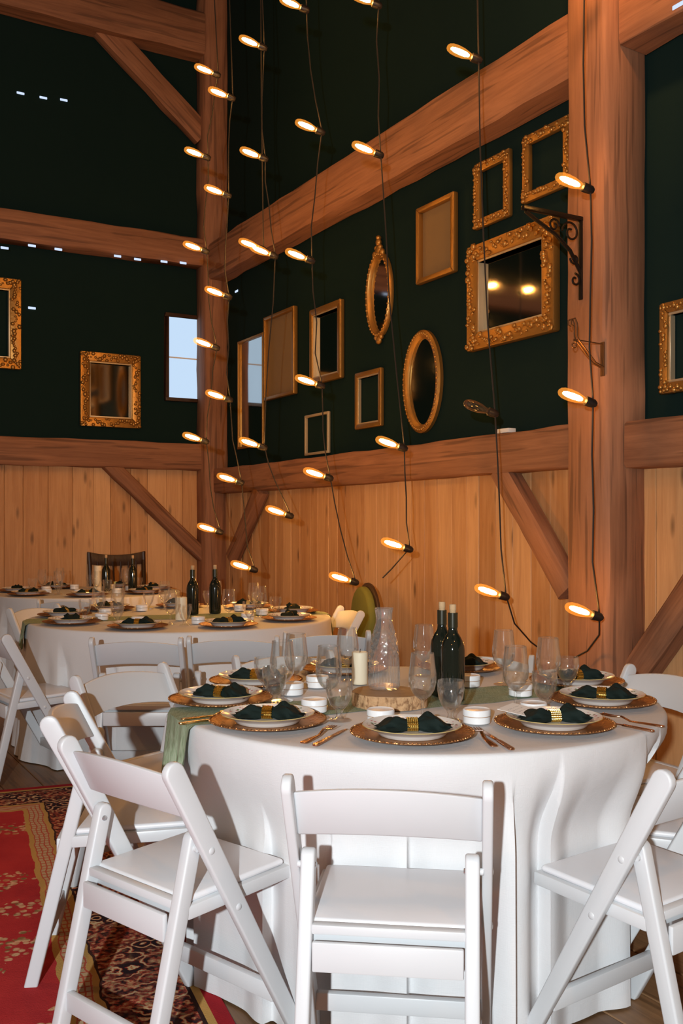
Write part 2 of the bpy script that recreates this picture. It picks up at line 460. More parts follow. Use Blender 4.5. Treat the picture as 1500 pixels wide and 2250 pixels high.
timber(R(0, 0, 0)+(UR-UL)*.125, R(0, H, 0)+(UR-UL)*.125, .25, .25, WR, 'timber post standing in the wall corner')
def beamR(u0, u1, z0, z1, dp, lab): return timber(R(u0, (z0+z1)/2, dp/2), R(u1, (z0+z1)/2, dp/2), z1-z0, dp, WR, lab)
def beamL(u0, u1, z0, z1, dp, lab): return timber(Lw(u0, (z0+z1)/2, dp/2), Lw(u1, (z0+z1)/2, dp/2), z1-z0, dp, WL, lab)
beamR(.25, pu0-.005, 1.645, 1.885, .16, 'horizontal beam capping pine wainscot between the two posts')
beamR(.25, pu0-.005, 3.78, 4.14, .22, 'high horizontal beam above the hanging frames')
beamR(pu1+.005, 12.8, 1.62, 1.86, .18, 'wainscot beam running on past the big post')
beamR(pu1+.005, 12.8, 3.80, 4.16, .22, 'high beam running on past the big post')
beamL(-6.8, -.25, 1.88, 2.14, .16, 'beam capping wainscot under the small window')
beamL(-6.8, -.25, 3.93, 4.20, .20, 'heavy log beam across dark wall above the window')
beamL(-6.8, -.25, 6.03, 6.45, .25, 'top tie beam under the barn roof')
def braceR(pa, pb, wd, lab, w0=.09):
    a = uvR(*pa, w0); b = uvR(*pb, w0); return timber(R(a[0], a[1], w0), R(b[0], b[1], w0), wd, .11, WR, lab)
def braceL(pa, pb, wd, lab, w0=.09):
    a = uvL(*pa, w0); b = uvL(*pb, w0); return timber(Lw(a[0], a[1], w0), Lw(b[0], b[1], w0), wd, .12, WL, lab)
braceR((1105, 1030), (1255, 1300), .14, 'diagonal brace from wainscot beam down to big post')
a = uvR(1510, 1305, .09); b = uvR(1385, 1470, .09)
timber(R(a[0]+.25, a[1]+.28, .09), R(pu1+.02, b[1]-.02, .09), .15, .12, WR, 'diagonal brace rising away from foot of big post')
braceR((575, 1075), (512, 1225), .13, 'short diagonal brace beside corner post on plank wall')
braceL((225, 1005), (446, 1222), .13, 'long diagonal brace across wainscot below the gilt frame')
braceL((225, 60), (445, 300), .22, 'upper diagonal brace from tie beam to corner post')

# window and daylight slits
ua, za = uvL(368, 696); ub, zb = uvL(432, 878)
win = MB().box(-.035, ub-ua+.035, -.035, 0, 0, .05).box(-.035, ub-ua+.035, za-zb, za-zb+.035, 0, .05)\
    .box(-.035, 0, 0, za-zb, 0, .05).box(ub-ua, ub-ua+.035, 0, za-zb, 0, .05).build('window_1', M['darkwood'], bevel=.004)
win.matrix_basis = frame(UL, ZZ, WL, Lw(ua, zb, .0)); struct(win, 'small upright window glowing with pale daylight')
MB().box(0, ub-ua, 0, za-zb, .004, .012).build('pane', M['daylight'], win)
bar = MB().box(0, ub-ua, (za-zb)*.5-.006, (za-zb)*.5+.006, .012, .022).build('glazing_bar', M['paper'], win)
slit_me = MB().box(-.035, .035, -.011, .011, 0, .006).mesh('daylight_slit', M['slit'], bevel=.003, seg=1)
for (px, py) in ((10,545),(70,540),(128,548),(258,563),(302,570),(360,575),(402,578),(70,677),(45,205),(95,215),(140,220)):
    a = uvL(px, py, .002)
    o = link('daylight_slit', slit_me, wl); off = .002 if py > 600 or py < 400 else .21
    if off > .1: a = uvL(px, py, off)
    sub(o, frame(UL, ZZ, WL, Lw(a[0], a[1], off)))
for (px, py) in ((520,640),(1490,12)):
    off = .002 if px < 1000 else .235
    a = uvR(px, py, off); o = link('daylight_slit', slit_me, wr); sub(o, frame(UR, ZZ, WR, R(a[0], a[1], off)))

# ------------------------------------------------------------------ frames, mirrors and iron on the walls
fk = random.Random(21)
def rect_frame(name, label, fr, org, wd, hg, bar, dp, mat, fill=None, ornate=False, lip=True, group=None):
    """fr: frame matrix builder (wall), local x along, y up, z out"""
    t = thing(name, label, 'picture frame' if fill != 'mirror' else 'mirror', group=group); t.matrix_basis = org
    def mit(p):   # mitred rail as a prism of its trapezoid face
        mb = MB(); cx = sum(q[0] for q in p)/4; cy = sum(q[1] for q in p)/4
        mb.prism(p, .004, dp, lambda a, b, z: (a, b, z)); return mb
    o_, i_ = ((0,0),(wd,0),(wd,hg),(0,hg)), ((bar,bar),(wd-bar,bar),(wd-bar,hg-bar),(bar,hg-bar))
    for k in range(4):
        k2 = (k+1) % 4
        mit([o_[k], o_[k2], i_[k2], i_[k]]).build('rail', mat, t, bevel=min(.008, bar*.2), seg=2)
    if lip:
        b2 = bar+.012; mb = MB()
        mb.box(bar-.001, wd-bar+.001, bar-.001, b2, .004, dp*.8).box(bar-.001, wd-bar+.001, hg-b2, hg-bar+.001, .004, dp*.8)
        mb.box(bar-.001, b2, b2, hg-b2, .004, dp*.8).box(wd-b2, wd-bar+.001, b2, hg-b2, .004, dp*.8)
        mb.build('inner_slip', M['gilt_light'], t, bevel=.002, seg=1)
    if ornate:
        mb = MB(); per = [(0, 0, 1, 0, wd), (0, hg, 1, 0, wd), (0, 0, 0, 1, hg), (wd, 0, 0, 1, hg)]
        for (x0, y0, dx, dy, L) in per:
            n = int(L/.022)
            for i in range(n):
                s_ = (i+.5)/n*L; off = fk.uniform(.15, .85)*bar
                sx = 1 if x0 == 0 else -1; sy = 1 if y0 == 0 else -1
                x = x0+dx*s_+(0 if dx else sx*off); y = y0+dy*s_+(0 if dy else sy*off)
                x = min(max(x, .012), wd-.012); y = min(max(y, .012), hg-.012)
                r = fk.uniform(.009, .018)*min(1.3, bar/.06)
                mb.blob((x, y, dp), r, r*fk.uniform(.7, 1.3), r*.9, 6, 4)
        mb.build('carving', mat, t, sharp=60)
    if fill: MB().box(bar*.8, wd-bar*.8, bar*.8, hg-bar*.8, .002, .008).build('mirror_glass' if fill == 'mirror' else 'mat_board', M[fill], t)
    return t
def frameR(name, label, x0, x1, yt, yb, bar, dp=.04, mat='gold_frame', **kw):
    a = uvR(x0, yb, .002); b = uvR(x0, yt, .002); c = uvR(x1, yb, .002)
    return rect_frame(name, label, None, frame(UR, ZZ, WR, R(a[0], a[1], .002)), c[0]-a[0], b[1]-a[1], bar, dp, M[mat], **kw)
def frameL(name, label, x0, x1, yt, yb, bar, dp=.04, mat='gold_frame', **kw):
    a = uvL(x0, yb, .002); b = uvL(x0, yt, .002); c = uvL(x1, yb, .002)
    return rect_frame(name, label, None, frame(UL, ZZ, WL, Lw(a[0], a[1], .002)), c[0]-a[0], b[1]-a[1], bar, dp, M[mat], **kw)
frameR('ornate_mirror', 'large carved gilt mirror hanging beside the big timber post', 1040, 1232, 548, 775, .105, .06, fill='mirror', ornate=True)
frameR('picture_frame', 'carved gilt frame hanging right above the large mirror', 1050, 1128, 366, 508, .06, .04, ornate=True, lip=False)
frameR('picture_frame', 'carved gilt frame partly hidden by the big timber post', 1157, 1262, 305, 451, .06, .04, ornate=True, lip=False)
frameR('picture_frame', 'plain gold frame with tan backing next to large gilt mirror', 925, 1008, 462, 628, .035, .05, fill='mat_tan', lip=False)
frameR('picture_frame', 'small narrow wooden frame between the two oval mirrors', 788, 845, 822, 945, .035, .04, mat='gold_frame')
frameR('picture_frame', 'small thin pale gold frame just above wainscot beam', 675, 727, 914, 1002, .022, .03, mat='gilt_light', lip=False)
frameR('picture_frame', 'dark wooden frame with gold side left of narrow oval mirror', 690, 758, 684, 848, .05, .05, fill='mirror')
frameR('picture_frame', 'tan backed gold frame between tall thin frame and dark frame', 588, 655, 700, 882, .03, .05, fill='mat_tan', lip=False)
frameR('picture_frame', 'tall thin gold frame next to the corner post', 527, 583, 752, 988, .022, .03, mat='gold_frame', lip=False, fill='mirror')
frameR('picture_frame', 'gold beaded frame on dark wall past the big post', 1462, 1570, 670, 868, .055, .05, ornate=True)
frameL('picture_frame', 'carved gilt frame under the log beam near the small window', 174, 306, 772, 936, .09, .05, ornate=True, fill='mirror')
frameL('picture_frame', 'large dark gilt frame far along the dark wall', -60, 44, 605, 806, .10, .06, ornate=True)

def oval(name, label, cx, cy, x0, x1, y0, y1, bar, crest=False, beads=40):
    a = uvR(cx, cy, .002); l = uvR(x0, cy, .002); r = uvR(x1, cy, .002); t_ = uvR(cx, y0, .002); b_ = uvR(cx, y1, .002)
    A = (r[0]-l[0])/2; B = (t_[1]-b_[1])/2
    t = thing(name, label, 'mirror'); t.matrix_basis = frame(UR, ZZ, WR, R((l[0]+r[0])/2, (t_[1]+b_[1])/2, .002))
    n = 48; prof = [(0, .004), (0, .03), (bar*.3, .045), (bar*.7, .04), (bar, .02), (bar, .004)]
    vs = []; fs = []; k = len(prof)
    for i in range(n):
        an = 2*PI*i/n
        for (q, z) in prof: vs.append(((A-q)*math.cos(an), (B-q)*math.sin(an), z))
    for i in range(n):
        for j in range(k): fs.append((i*k+j, ((i+1) % n)*k+j, ((i+1) % n)*k+(j+1) % k, i*k+(j+1) % k))
    MB().add(vs, fs).build('oval_rim', M['gold_frame'], t)
    MB().prism([((A-bar*.8)*math.cos(2*PI*i/40), (B-bar*.8)*math.sin(2*PI*i/40)) for i in range(40)], .004, .010, lambda p, q, z: (p, q, z)).build('mirror_glass', M['mirror'], t)
    mb = MB()
    for i in range(beads):
        an = 2*PI*i/beads; mb.blob(((A-bar*.4)*math.cos(an), (B-bar*.4)*math.sin(an), .042), .011, .011, .010)
    mb.build('bead_carving', M['gold_frame'], t, sharp=60)
    if crest:
        mb = MB()
        for (dx, dy, s_) in ((0, .03, .04), (0, .085, .028), (0, .12, .018), (-.05, .0, .028), (.05, .0, .028), (-.025, .045, .02), (.025, .045, .02)):
            mb.blob((dx, B+dy-.01, .028), s_, s_*1.1, .022, 10, 6)
        mb.build('crest', M['gold_frame'], t, sharp=60); mb = MB()
        for (dx, dy, s_) in ((0, -.02, .035), (-.035, 0, .02), (.035, 0, .02)):
            mb.blob((dx, -B+dy, .026), s_, s_, .02, 10, 6)
        mb.build('bottom_finial', M['gold_frame'], t, sharp=60)
oval('oval_mirror', 'narrow oval mirror with carved crest on top', 838, 650, 812, 866, 556, 742, .04, True)
oval('oval_mirror', 'large oval beaded gilt mirror above wainscot beam', 933, 838, 893, 975, 726, 952, .06, False, 56)

# ornate iron shelf bracket on the big post
pf = PW+.004
def onpost(px, py): a = uvR(px, py, pf); return R(a[0], a[1], pf)
def arm(p, out, up): return p+WR*out+ZZ*up
b0 = onpost(1277, 484); t = thing('shelf_bracket', 'black scrolled cast iron shelf bracket on big post', 'bracket'); t.location = b0
mb = MB(); mb.box(-.012, .012, 0, .012, -.42, .012); mb2 = MB(); mb2.box(-.014, .014, 0, .40, -.006, .016)
fb = Matrix((-UR, WR, ZZ)).transposed().to_4x4(); t.matrix_basis = Matrix.Translation(b0) @ fb
mb.build('back_plate', M['iron'], t, bevel=.003); mb2.build('shelf_arm', M['iron'], t, bevel=.003)
def spiral(c, r0, turns, a0, n=24, sgn=1):
    return [(0, c[0]+r0*(1-i/n*.75)*math.cos(a0+sgn*turns*2*PI*i/n), c[1]+r0*(1-i/n*.75)*math.sin(a0+sgn*turns*2*PI*i/n)) for i in range(n+1)]
MB().tube([(0, .005, -.28), (0, .08, -.17), (0, .18, -.10), (0, .30, -.05), (0, .38, -.012)], .010).build('curved_strut', M['iron'], t)
for (c, r0, tr, a0, sg) in (((.075, -.075), .06, 1.3, 0, 1), ((.19, -.055), .038, 1.2, PI, -1), ((.045, -.32), .035, 1.1, PI/2, 1), ((.05, -.21), .03, 1.2, 0, -1)):
    MB().tube(spiral(c, r0, tr, a0, 24, sg), .006, 6).build('scroll', M['iron'], t)
# wire hook
b1 = onpost(1324, 756); t = thing('wire_hook', 'bronzed double wire hook screwed to the big post', 'hook'); t.matrix_basis = Matrix.Translation(b1) @ fb
MB().box(-.014, .014, 0, .006, -.165, .01).build('back_plate', M['brass_wire'], t, bevel=.002)
for sx in (-.010, .010):
    MB().tube([(sx, .003, -.12), (sx, .06, -.10), (sx, .17, .0), (sx, .185, .02), (sx, .185, .085), (sx, .20, .11), (sx, .225, .10), (sx, .225, .075), (sx, .21, .07)], .0045, 6).build('hook_wire', M['brass_wire'], t)
MB().tube([(0, .004, 0), (0, .20, .006)], .003, 6).build('stay_wire', M['brass_wire'], t)
MB().tube(spiral((.20, -.022), .022, 1.1, PI/2, 18), .004, 6).build('loop', M['brass_wire'], t)
# paper folded on the beam
a = uvR(1115, 948, .08); o = MB().box(-.055, .055, -.03, .03, 0, .028).build('paper_packet', M['paper'], bevel=.004)
o.matrix_basis = frame(UR, -WR, ZZ, R(a[0], 1.888, .09)); tag(o, 'small white paper packet lying on wainscot beam', 'paper')

# ------------------------------------------------------------------ string lights
bulb_prof = [(.0, .128), (.008, .127), (.016, .120), (.022, .104), (.024, .080), (.022, .050), (.016, .026), (.012, .012), (.012, .0)]
bulb_me = MB().lathe(bulb_prof, 16).mesh('bulb', M['bulb'])
bulb_off_me = MB().lathe(bulb_prof, 16).mesh('bulb', M['bulb_off'])
fmb = MB().lathe([(0, .020), (.006, .023), (.0105, .036), (.0120, .064), (.0105, .092), (.006, .107), (0, .111)], 10)
fil_me = fmb.mesh('filament', M['filament'])
sock_me = MB().lathe([(0, -.040), (.010, -.040), (.017, -.030), (.019, -.010), (.019, .008), (.013, .012), (0, .012)], 14).mesh('socket', M['socket'])
def string(label, sock, off=(), top=7.55, tail=None, rnd=random.Random(4)):
    base = Vector(sock[-1]); t = thing('string_light', label, 'string lights', tuple(base), 0, None)
    pts = [Vector((sock[0].x+.01, sock[0].y, top))]
    for i, p in enumerate(sock):
        q = pts[-1]; d = Vector(p)-q
        for k in (1, 2, 3):
            pts.append(q+d*k/4+Vector((rnd.uniform(-.012, .012), 0, 0)))
        pts.append(Vector(p)+Vector((.028, 0, .0)))
    if tail:
        for v in tail: pts.append(Vector(v))
    MB().tube([p-base for p in pts], .0046, 6).build('cord', M['cord'], t)
    for i, p in enumerate(sock):
        d = Vector((-.93+rnd.uniform(-.05, .05), -.22, .30)).normalized()
        rot = d.to_track_quat('Z', 'Y').to_matrix().to_4x4()
        m = Matrix.Translation(Vector(p)-base) @ rot @ Matrix.Scale(1.25, 4)
        link('socket', sock_me, t, mtx=m)
        b = link('bulb', bulb_off_me if i in off else bulb_me, t, mtx=m)
        if i not in off: link('filament', fil_me, b)
    return t
def P(lst, Y): return [atd(x, y, Y) for (x, y) in lst]
string('warm filament string lights hanging down in front of big timber post', [atd(1275, -130, 4.9)]+P(((1284,412),(1290,882),(1304,1352)), 4.9), tail=[atd(1316, 1395, 5.0), atd(1290, 1430, 5.1), atd(1262, 1445, 5.2)])
string('string lights with one unlit bulb hanging past the large gilt mirror', P(((1040,127),(1076,905),(1100,1308)), 5.5), off=(1,), tail=[atd(1130, 1370, 5.6), atd(1165, 1410, 5.7), atd(1185, 1425, 5.8)])
string('string lights hanging between narrow oval mirror and plain gold frame', P(((822,8),(826,337),(878,982),(890,1204)), 6.1), tail=[atd(860, 1250, 6.2), atd(840, 1270, 6.2)])
string('string lights hanging past the dark wooden frame, lowest bulb above green chair', P(((664,18),(698,287),(676,570),(698,845),(716,1048),(772,1277)), 6.6))
string('string lights ending on the planks next to short corner brace', P(((572,102),(574,346),(596,560),(572,981),(630,1131)), 7.0))
string('string lights hanging just in front of corner post', P(((503,213),(494,427),(495,650),(497,876),(522,1058),(552,1250)), 7.3))
string('string lights hanging across the small window', P(((471,162),(449,344),(446,550),(469,762),(445,968),(477,1167)), 7.6))
string('string lights high under the roof by the top tie beam', P(((570,545),), 7.2))

# unseen pendant lamps, added to bring warm light onto the wood and chairs
def pendant(loc, power, label):
    t = thing('added_pendant', label, 'lamp', loc)
    MB().tube([(0, 0, .16), (0, 0, H-loc[2])], .006, 6).build('cord', M['cord'], t)
    MB().lathe([(.02, .17), (.035, .16), (.05, .10), (.15, .02), (.152, .016), (.145, .016), (.045, .095), (.03, .15)], 28).build('shade', M['iron'], t)
    MB().lathe([(0, -.05), (.025, -.04), (.035, -.01), (.03, .03), (.014, .06), (.014, .08)], 16).build('bulb', M['added_pendant_bulb'], t)
    l = bpy.data.lights.new('added_pendant_light', 'POINT'); l.energy = power; l.color = (1, .46, .15); l.shadow_soft_size = .06
    lo = bpy.data.objects.new('added_pendant_light', l); lo.location = (0, 0, -.10); lo.parent = t; col.objects.link(lo)
for (loc, k, lab) in (((1.05, 4.55, 4.60), .75, 'added unseen pendant lamp hanging high near the big timber post'),
                      ((-.75, 7.6, 6.2), .14, 'added unseen pendant lamp hanging high near the corner post'),
                      ((-3.2, 3.4, 3.6), .9, 'added unseen pendant lamp over the open floor past the rug'),
                      ((-1.2, -1.6, 3.5), .8, 'added unseen pendant lamp over the aisle facing the rug end'),
                      ((1.3, .3, 3.4), .6, 'added unseen pendant lamp over the planks facing the menu card setting')):
    pendant(loc, ADDED_PENDANT_W*k, lab)

# ------------------------------------------------------------------ rug
RUGN = Vector((.934, .358, 0)); RUGD = Vector((-.358, .934, 0))     # across to the right, along away
corner_rug = at(440, 2112, 0); corner_rug = corner_rug + RUGD*((5.13-corner_rug.y)/RUGD.y)
# local x = inward from right edge, y = inward from far edge
rm = Matrix((-RUGN, -RUGD, ZZ)).transposed().to_4x4(); rm.translation = corner_rug
RL, RW_ = 5.6, 2.6
o = MB().box(0, RW_, 0, RL, .0005, .005).build('persian_rug', m_rug(RL, RW_, [rm.inverted() @ at(px, py, .005) for (px, py) in ((35, 2075), (8, 1935), (160, 2235), (30, 1820), (-60, 2150), (60, 1990))]), bevel=.0015, seg=1)
o.matrix_basis = rm; tag(o, 'red persian rug with floral border and beige key band on planks', 'rug')

# ------------------------------------------------------------------ white folding chair
CH = {}
def capsule(p0, p1, wd, n=8, both=False):
    """outline of a bar from p0 (flat end) to p1 (rounded end) in the y-z plane"""
    a = Vector(p0); b = Vector(p1); d = (b-a).normalized(); q = Vector((-d.y, d.x)); h = wd/2
    pts = [a-q*h] if not both else []
    c = b-d*h
    arc = [c+(-q*math.cos(PI*i/n)+d*math.sin(PI*i/n))*h for i in range(n+1)]
    return [tuple(p) for p in ([a-q*h]+arc+[a+q*h])]
def make_chair(label, group=None):
    t = thing('folding_chair', label, 'chair', group=group)
    fl0 = [(.222, 0.0), (.222+.026*0, 0.0)]
    # stiles: back top to front foot, cut level on the floor
    top, foot = Vector((-.203, .779)), Vector((.222, -.03))
    for s in (-1, 1):
        pl = capsule(foot, top, .054)
        pl = [(y, max(z, 0.001)) for (y, z) in pl]
        mb = MB().prism(pl, s*.203, s*.226, lambda a, b, x: (x, a, b)); me = mb.mesh('stile', M['resin'], bevel=.0055, seg=3)
        o = link('stile', me, t)
        for (yy, zz) in ((-.085, .555), (.0, .40)):
            MB().lathe([(0, .003), (.007, .002), (.009, 0)], 12).build('bolt_cap', M['resin'], o).matrix_basis = Matrix.Translation((s*.226, yy, zz)) @ Matrix.Rotation(s*PI/2, 4, 'Y')
        # rear leg inside the stile
        pl = capsule((-.247, -.02), (-.103, .598), .040)
        pl = [(y, max(z, 0.001)) for (y, z) in pl]
        o = MB().prism(pl, s*.166, s*.198, lambda a, b, x: (x, a, b)).build('rear_leg', M['resin'], t, bevel=.006, seg=3)
        MB().lathe([(0, .004), (.006, .003), (.0075, 0)], 12).build('pivot_bolt', M['steel'], o).matrix_basis = Matrix.Translation((s*.166, -.113, .562)) @ Matrix.Rotation(-s*PI/2, 4, 'Y')
        MB().tube([(s*.196, -.112, .562), (s*.206, -.112, .562)], .008, 10).build('pivot_pin', M['resin'], t)
    # curved back slat
    n = 12; vs = []; fs = []
    for i in range(n+1):
        f = i/n*2-1; x = f*.204; bow = -.030*(1-f*f); arch = .022*(1-f*f)
        for (zz, dz) in ((.632, .012), (.741, 1)):
            for th in (-.008, .008):
                z = zz+arch*(1 if dz == 1 else .75); y = -.205+(.785-z)*.50+bow+th+.006
                vs.append((x, y, z))
    for i in range(n):
        a, b = i*4, (i+1)*4
        fs += [(a, b, b+2, a+2), (a+1, a+3, b+3, b+1), (a+2, b+2, b+3, a+3), (a, a+1, b+1, b)]
    fs += [(0, 2, 3, 1), (n*4, n*4+1, n*4+3, n*4+2)]
    MB().add(vs, fs).build('back_slat', M['resin'], t, bevel=.005, seg=2)
    # seat frame with padded top, tilted a little
    st = Matrix.Translation((0, .03, .437)) @ Matrix.Rotation(math.radians(2.2), 4, 'X')
    s_ = MB().box(-.198, .198, -.165, .175, -.034, 0).build('seat_frame', M['resin'], t, bevel=.005); s_.matrix_basis = st
    p = MB().box(-.186, .186, -.158, .164, 0, .017).build('seat_pad', M['vinyl'], t, bevel=.011, seg=3); p.matrix_basis = st
    MB().box(-.168, .168, -.160, -.134, .424, .446).build('rear_rail', M['resin'], t, bevel=.004)
    o = MB().box(-.164, .164, -.180, -.166, .350, .416).build('rear_skirt', M['resin'], t, bevel=.004)
    MB().box(-.205, .205, .130, .152, .115, .160).build('front_stretcher', M['resin'], t, bevel=.004)
    MB().box(-.168, .168, -.226, -.206, .100, .150).build('rear_stretcher', M['resin'], t, bevel=.004)
    return t
proto = [None]
def chair(label, pos, face, group=None):
    """pos: middle of the back top; face: heading of the sitter"""
    f = Vector((face[0], face[1], 0)).normalized(); rz = math.atan2(-f.x, f.y)
    loc = Vector((pos[0], pos[1], 0))+f*.205
    if proto[0] is None:
        proto[0] = make_chair(label, group); o = proto[0]; o.location = loc; o.rotation_euler = (0,0,rz); return o
    return dup(proto[0], label, loc, rz, group)
TC = Vector((.236, 3.19, 0)); TR = .768; TZ = .762
FC = Vector((-.98, 6.1, 0)); FR = .915
GC = Vector((-2.15, 8.40, 0)); GR = .78
def pol(c, ang, r): return Vector((c.x+r*math.cos(math.radians(ang)), c.y+r*math.sin(math.radians(ang)), 0))
near = [  # angle, back radius, twist, label
    (-97.5, 1.085, 0, 'white folding chair tucked square under cloth between two cutlery pairs'),
    (225, 1.115, 3, 'white folding chair standing on rug border, seat corner touching the cloth'),
    (188, 1.115, -1, 'white folding chair with legs on red field of the rug'),
    (152, 1.22, -8, 'white folding chair turned toward the hanging end of green runner'),
    (115, 1.15, 0, 'white folding chair between wood slab table and far table'),
    (71, 1.10, 0, 'white folding chair behind wine bottles, back to the plank wall'),
    (27, 1.12, 0, 'white folding chair beside foot of the big timber post'),
    (-15, .985, 0, 'white folding chair pushed deepest under cloth between two others on bare planks'),
    (-53, 1.09, 0, 'white folding chair on bare planks facing plate with menu card'),
]
for (an, rb, tw, lab) in near:
    p = pol(TC, an, rb); f = TC-p; f.rotate(Matrix.Rotation(math.radians(tw), 3, 'Z')); chair(lab, p, f)
far = [((-.99, 4.79), (0, 1), 'white folding chair at far table, its back square to wood slab table'),
       ((-.53, 4.86), (-.02, 1), 'white folding chair at far table between its square-backed neighbour and angled neighbour'),
       ((-.07, 5.08), (-.18, .98), 'white folding chair at far table, angled, closest to the candle on near table'),
       ((.07, 6.52), (-.95, -.30), 'white folding chair at far table in front of green velvet chair'),
       ((-1.80, 5.10), (.80, .60), 'white folding chair at far table standing near rug corner'),
       ((-2.08, 6.70), (.88, -.47), 'white folding chair at far table nearest the back table')]
for (pos, face, lab) in far: chair(lab, pos, face)
chair('white folding chair pulled up to the small back table', (-2.02, 7.36), (-.1, 1))
def dent_of(c, pos, face):
    f = Vector((face[0], face[1])).normalized(); p = Vector((pos[0]-c.x, pos[1]-c.y))+f*.405
    return (math.degrees(math.atan2(p.y, p.x)), p.length)

# dark wooden bench-chair behind the back table, green chair by the wall
def spindle_chair(loc, rz):
    t = thing('wooden_armchair', 'dark wooden spindle back chair against wainscot behind back table', 'chair', loc, rz)
    MB().box(-.26, .26, -.20, .22, .42, .45).build('seat', M['darkwood'], t, bevel=.01)
    for (x, y) in ((-.23, -.17), (.23, -.17), (-.23, .18), (.23, .18)):
        MB().tube([(x*1.05, y*1.1, 0), (x, y, .43)], [.018, .022]).build('leg', M['darkwood'], t)
    for x in (-.255, .255): MB().tube([(x, -.19, .44), (x*1.05, -.27, 1.06)], [.022, .02]).build('back_post', M['darkwood'], t)
    for k in range(6):
        x = -.18+k*.072; MB().tube([(x, -.19, .44), (x*1.05, -.255, .97)], .009, 6).build('spindle', M['darkwood'], t)
    n = 10; mb = MB(); poly = [(-.285+.57*i/n, .95-.02*(1-(2*i/n-1)**2)) for i in range(n+1)]+[(.285-.57*i/n, 1.07-.035*(1-(2*i/n-1)**2)) for i in range(n+1)]
    mb.prism(poly, -.285, -.255, lambda a, b, y: (a, y, b)); mb.build('crest_rail', M['darkwood'], t, bevel=.006)
spindle_chair((-2.06, 9.46, 0), PI+.5)
t = thing('velvet_chair', 'round backed olive green velvet chair by the plank wall', 'chair', (-.045, 6.99, 0), math.atan2(.93, -.30))
poly = [(.21*math.cos(2*PI*i/28), .665+.225*math.sin(2*PI*i/28)) for i in range(28)]
MB().prism(poly, -.24, -.18, lambda a, b, y: (a, y, b)).build('back_cushion', M['velvet'], t, bevel=.022, seg=3)
poly2 = [(.235*math.cos(2*PI*i/28), .665+.25*math.sin(2*PI*i/28)) for i in range(28)]
MB().prism(poly2, -.26, -.235, lambda a, b, y: (a, y, b)).build('back_frame', M['darkwood'], t, bevel=.006)
MB().box(-.22, .22, -.22, .22, .40, .47).build('seat', M['velvet'], t, bevel=.03, seg=3)
for (x, y) in ((-.18, -.19), (.18, -.19), (-.18, .18), (.18, .18)): MB().tube([(x*1.1, y*1.1, 0), (x, y, .41)], [.013, .02]).build('leg', M['darkwood'], t)

# ------------------------------------------------------------------ tables and cloths
def table(c, r, label):
    t = thing('round_table', label, 'table', tuple(c))
    MB().lathe([(0, .725), (r-.02, .725), (r-.012, .731), (r-.012, .751), (r-.02, .757), (0, .757)], 48).build('table_top', M['darkwood'], t)
    for k in range(4):
        a = PI/4+k*PI/2; MB().tube([(.36*math.cos(a), .36*math.sin(a), .005), (.33*math.cos(a), .33*math.sin(a), .725)], .018).build('leg', M['darkwood'], t)
def sstep(a, b, x):
    x = min(1, max(0, (x-a)/(b-a))); return x*x*(3-2*x)
def adiff(a, b): return (a-b+180) % 360-180
def cloth(c, Rr, label, dents=(), pleats=(), seed=1, n=1080, rows=42, flare=.05):
    rd = random.Random(seed); ph = [rd.uniform(0, 2*PI) for _ in range(6)]
    vs = [(0, 0, TZ)]; fs = []; rings = []
    def ring(fn):
        b = len(vs)
        for i in range(n): vs.append(fn(i*2*PI/n))
        rings.append(b)
    for r in (.2, .4, .6, Rr-.05, Rr-.012):
        ring(lambda a, r=r: (r*math.cos(a), r*math.sin(a), TZ))
    for k in (1, 2):
        q = PI/2*k/3; ring(lambda a, q=q: ((Rr-.012+.012*math.sin(q))*math.cos(a), (Rr-.012+.012*math.sin(q))*math.sin(a), TZ-.012+.012*math.cos(q)))
    zt = TZ-.012
    for j in range(rows+1):
        h = j/rows; z = zt*(1-h)+.006*h
        def fn(a, h=h, z=z):
            deg = math.degrees(a)
            e = h**1.15
            rip = (math.cos(9*a+ph[0])*.40+math.cos(14*a+ph[1])*.35+math.cos(23*a+ph[2])*.22*h)
            r = Rr+flare*e+.040*e*rip
            for (da, rm_) in dents:
                d = abs(adiff(deg, da)); w_ = (1-sstep(15, 26, d))*sstep(.74, .50, z)
                tgt = (rm_-.012)/max(.85, math.cos(math.radians(min(d, 25))))
                if tgt < r: r += (tgt+.012*rip*e-r)*w_
            for (pa, dep, zs, sg) in pleats:
                d = adiff(deg, pa)*sg; w_ = sstep(zs, zs-.20, z)
                if -8 < d <= 0: r += w_*dep*.8*sstep(-8, -.8, d)
                elif 0 < d < 6: r -= w_*dep*.75*(1-sstep(.6, 6, d))*sstep(0, .35, d)-w_*dep*.8*(1-sstep(0, .5, d))
            return (r*math.cos(a), r*math.sin(a), z)
        ring(fn)
    fs += [(0, rings[0]+i, rings[0]+(i+1) % n) for i in range(n)]
    for a, b in zip(rings, rings[1:]):
        fs += [(a+i, b+i, b+(i+1) % n, a+(i+1) % n) for i in range(n)]
    o = MB().add(vs, fs).build('tablecloth', M['cloth'], sharp=75); o.location = (c.x, c.y, 0)
    tag(o, label, 'tablecloth'); return o
table(TC, .765, 'round table hidden under white cloth with wood slab centrepiece')
table(FC, .91, 'round table hidden under the far white cloth')
table(GC, .775, 'round table hidden under cloth by the corner wainscot')
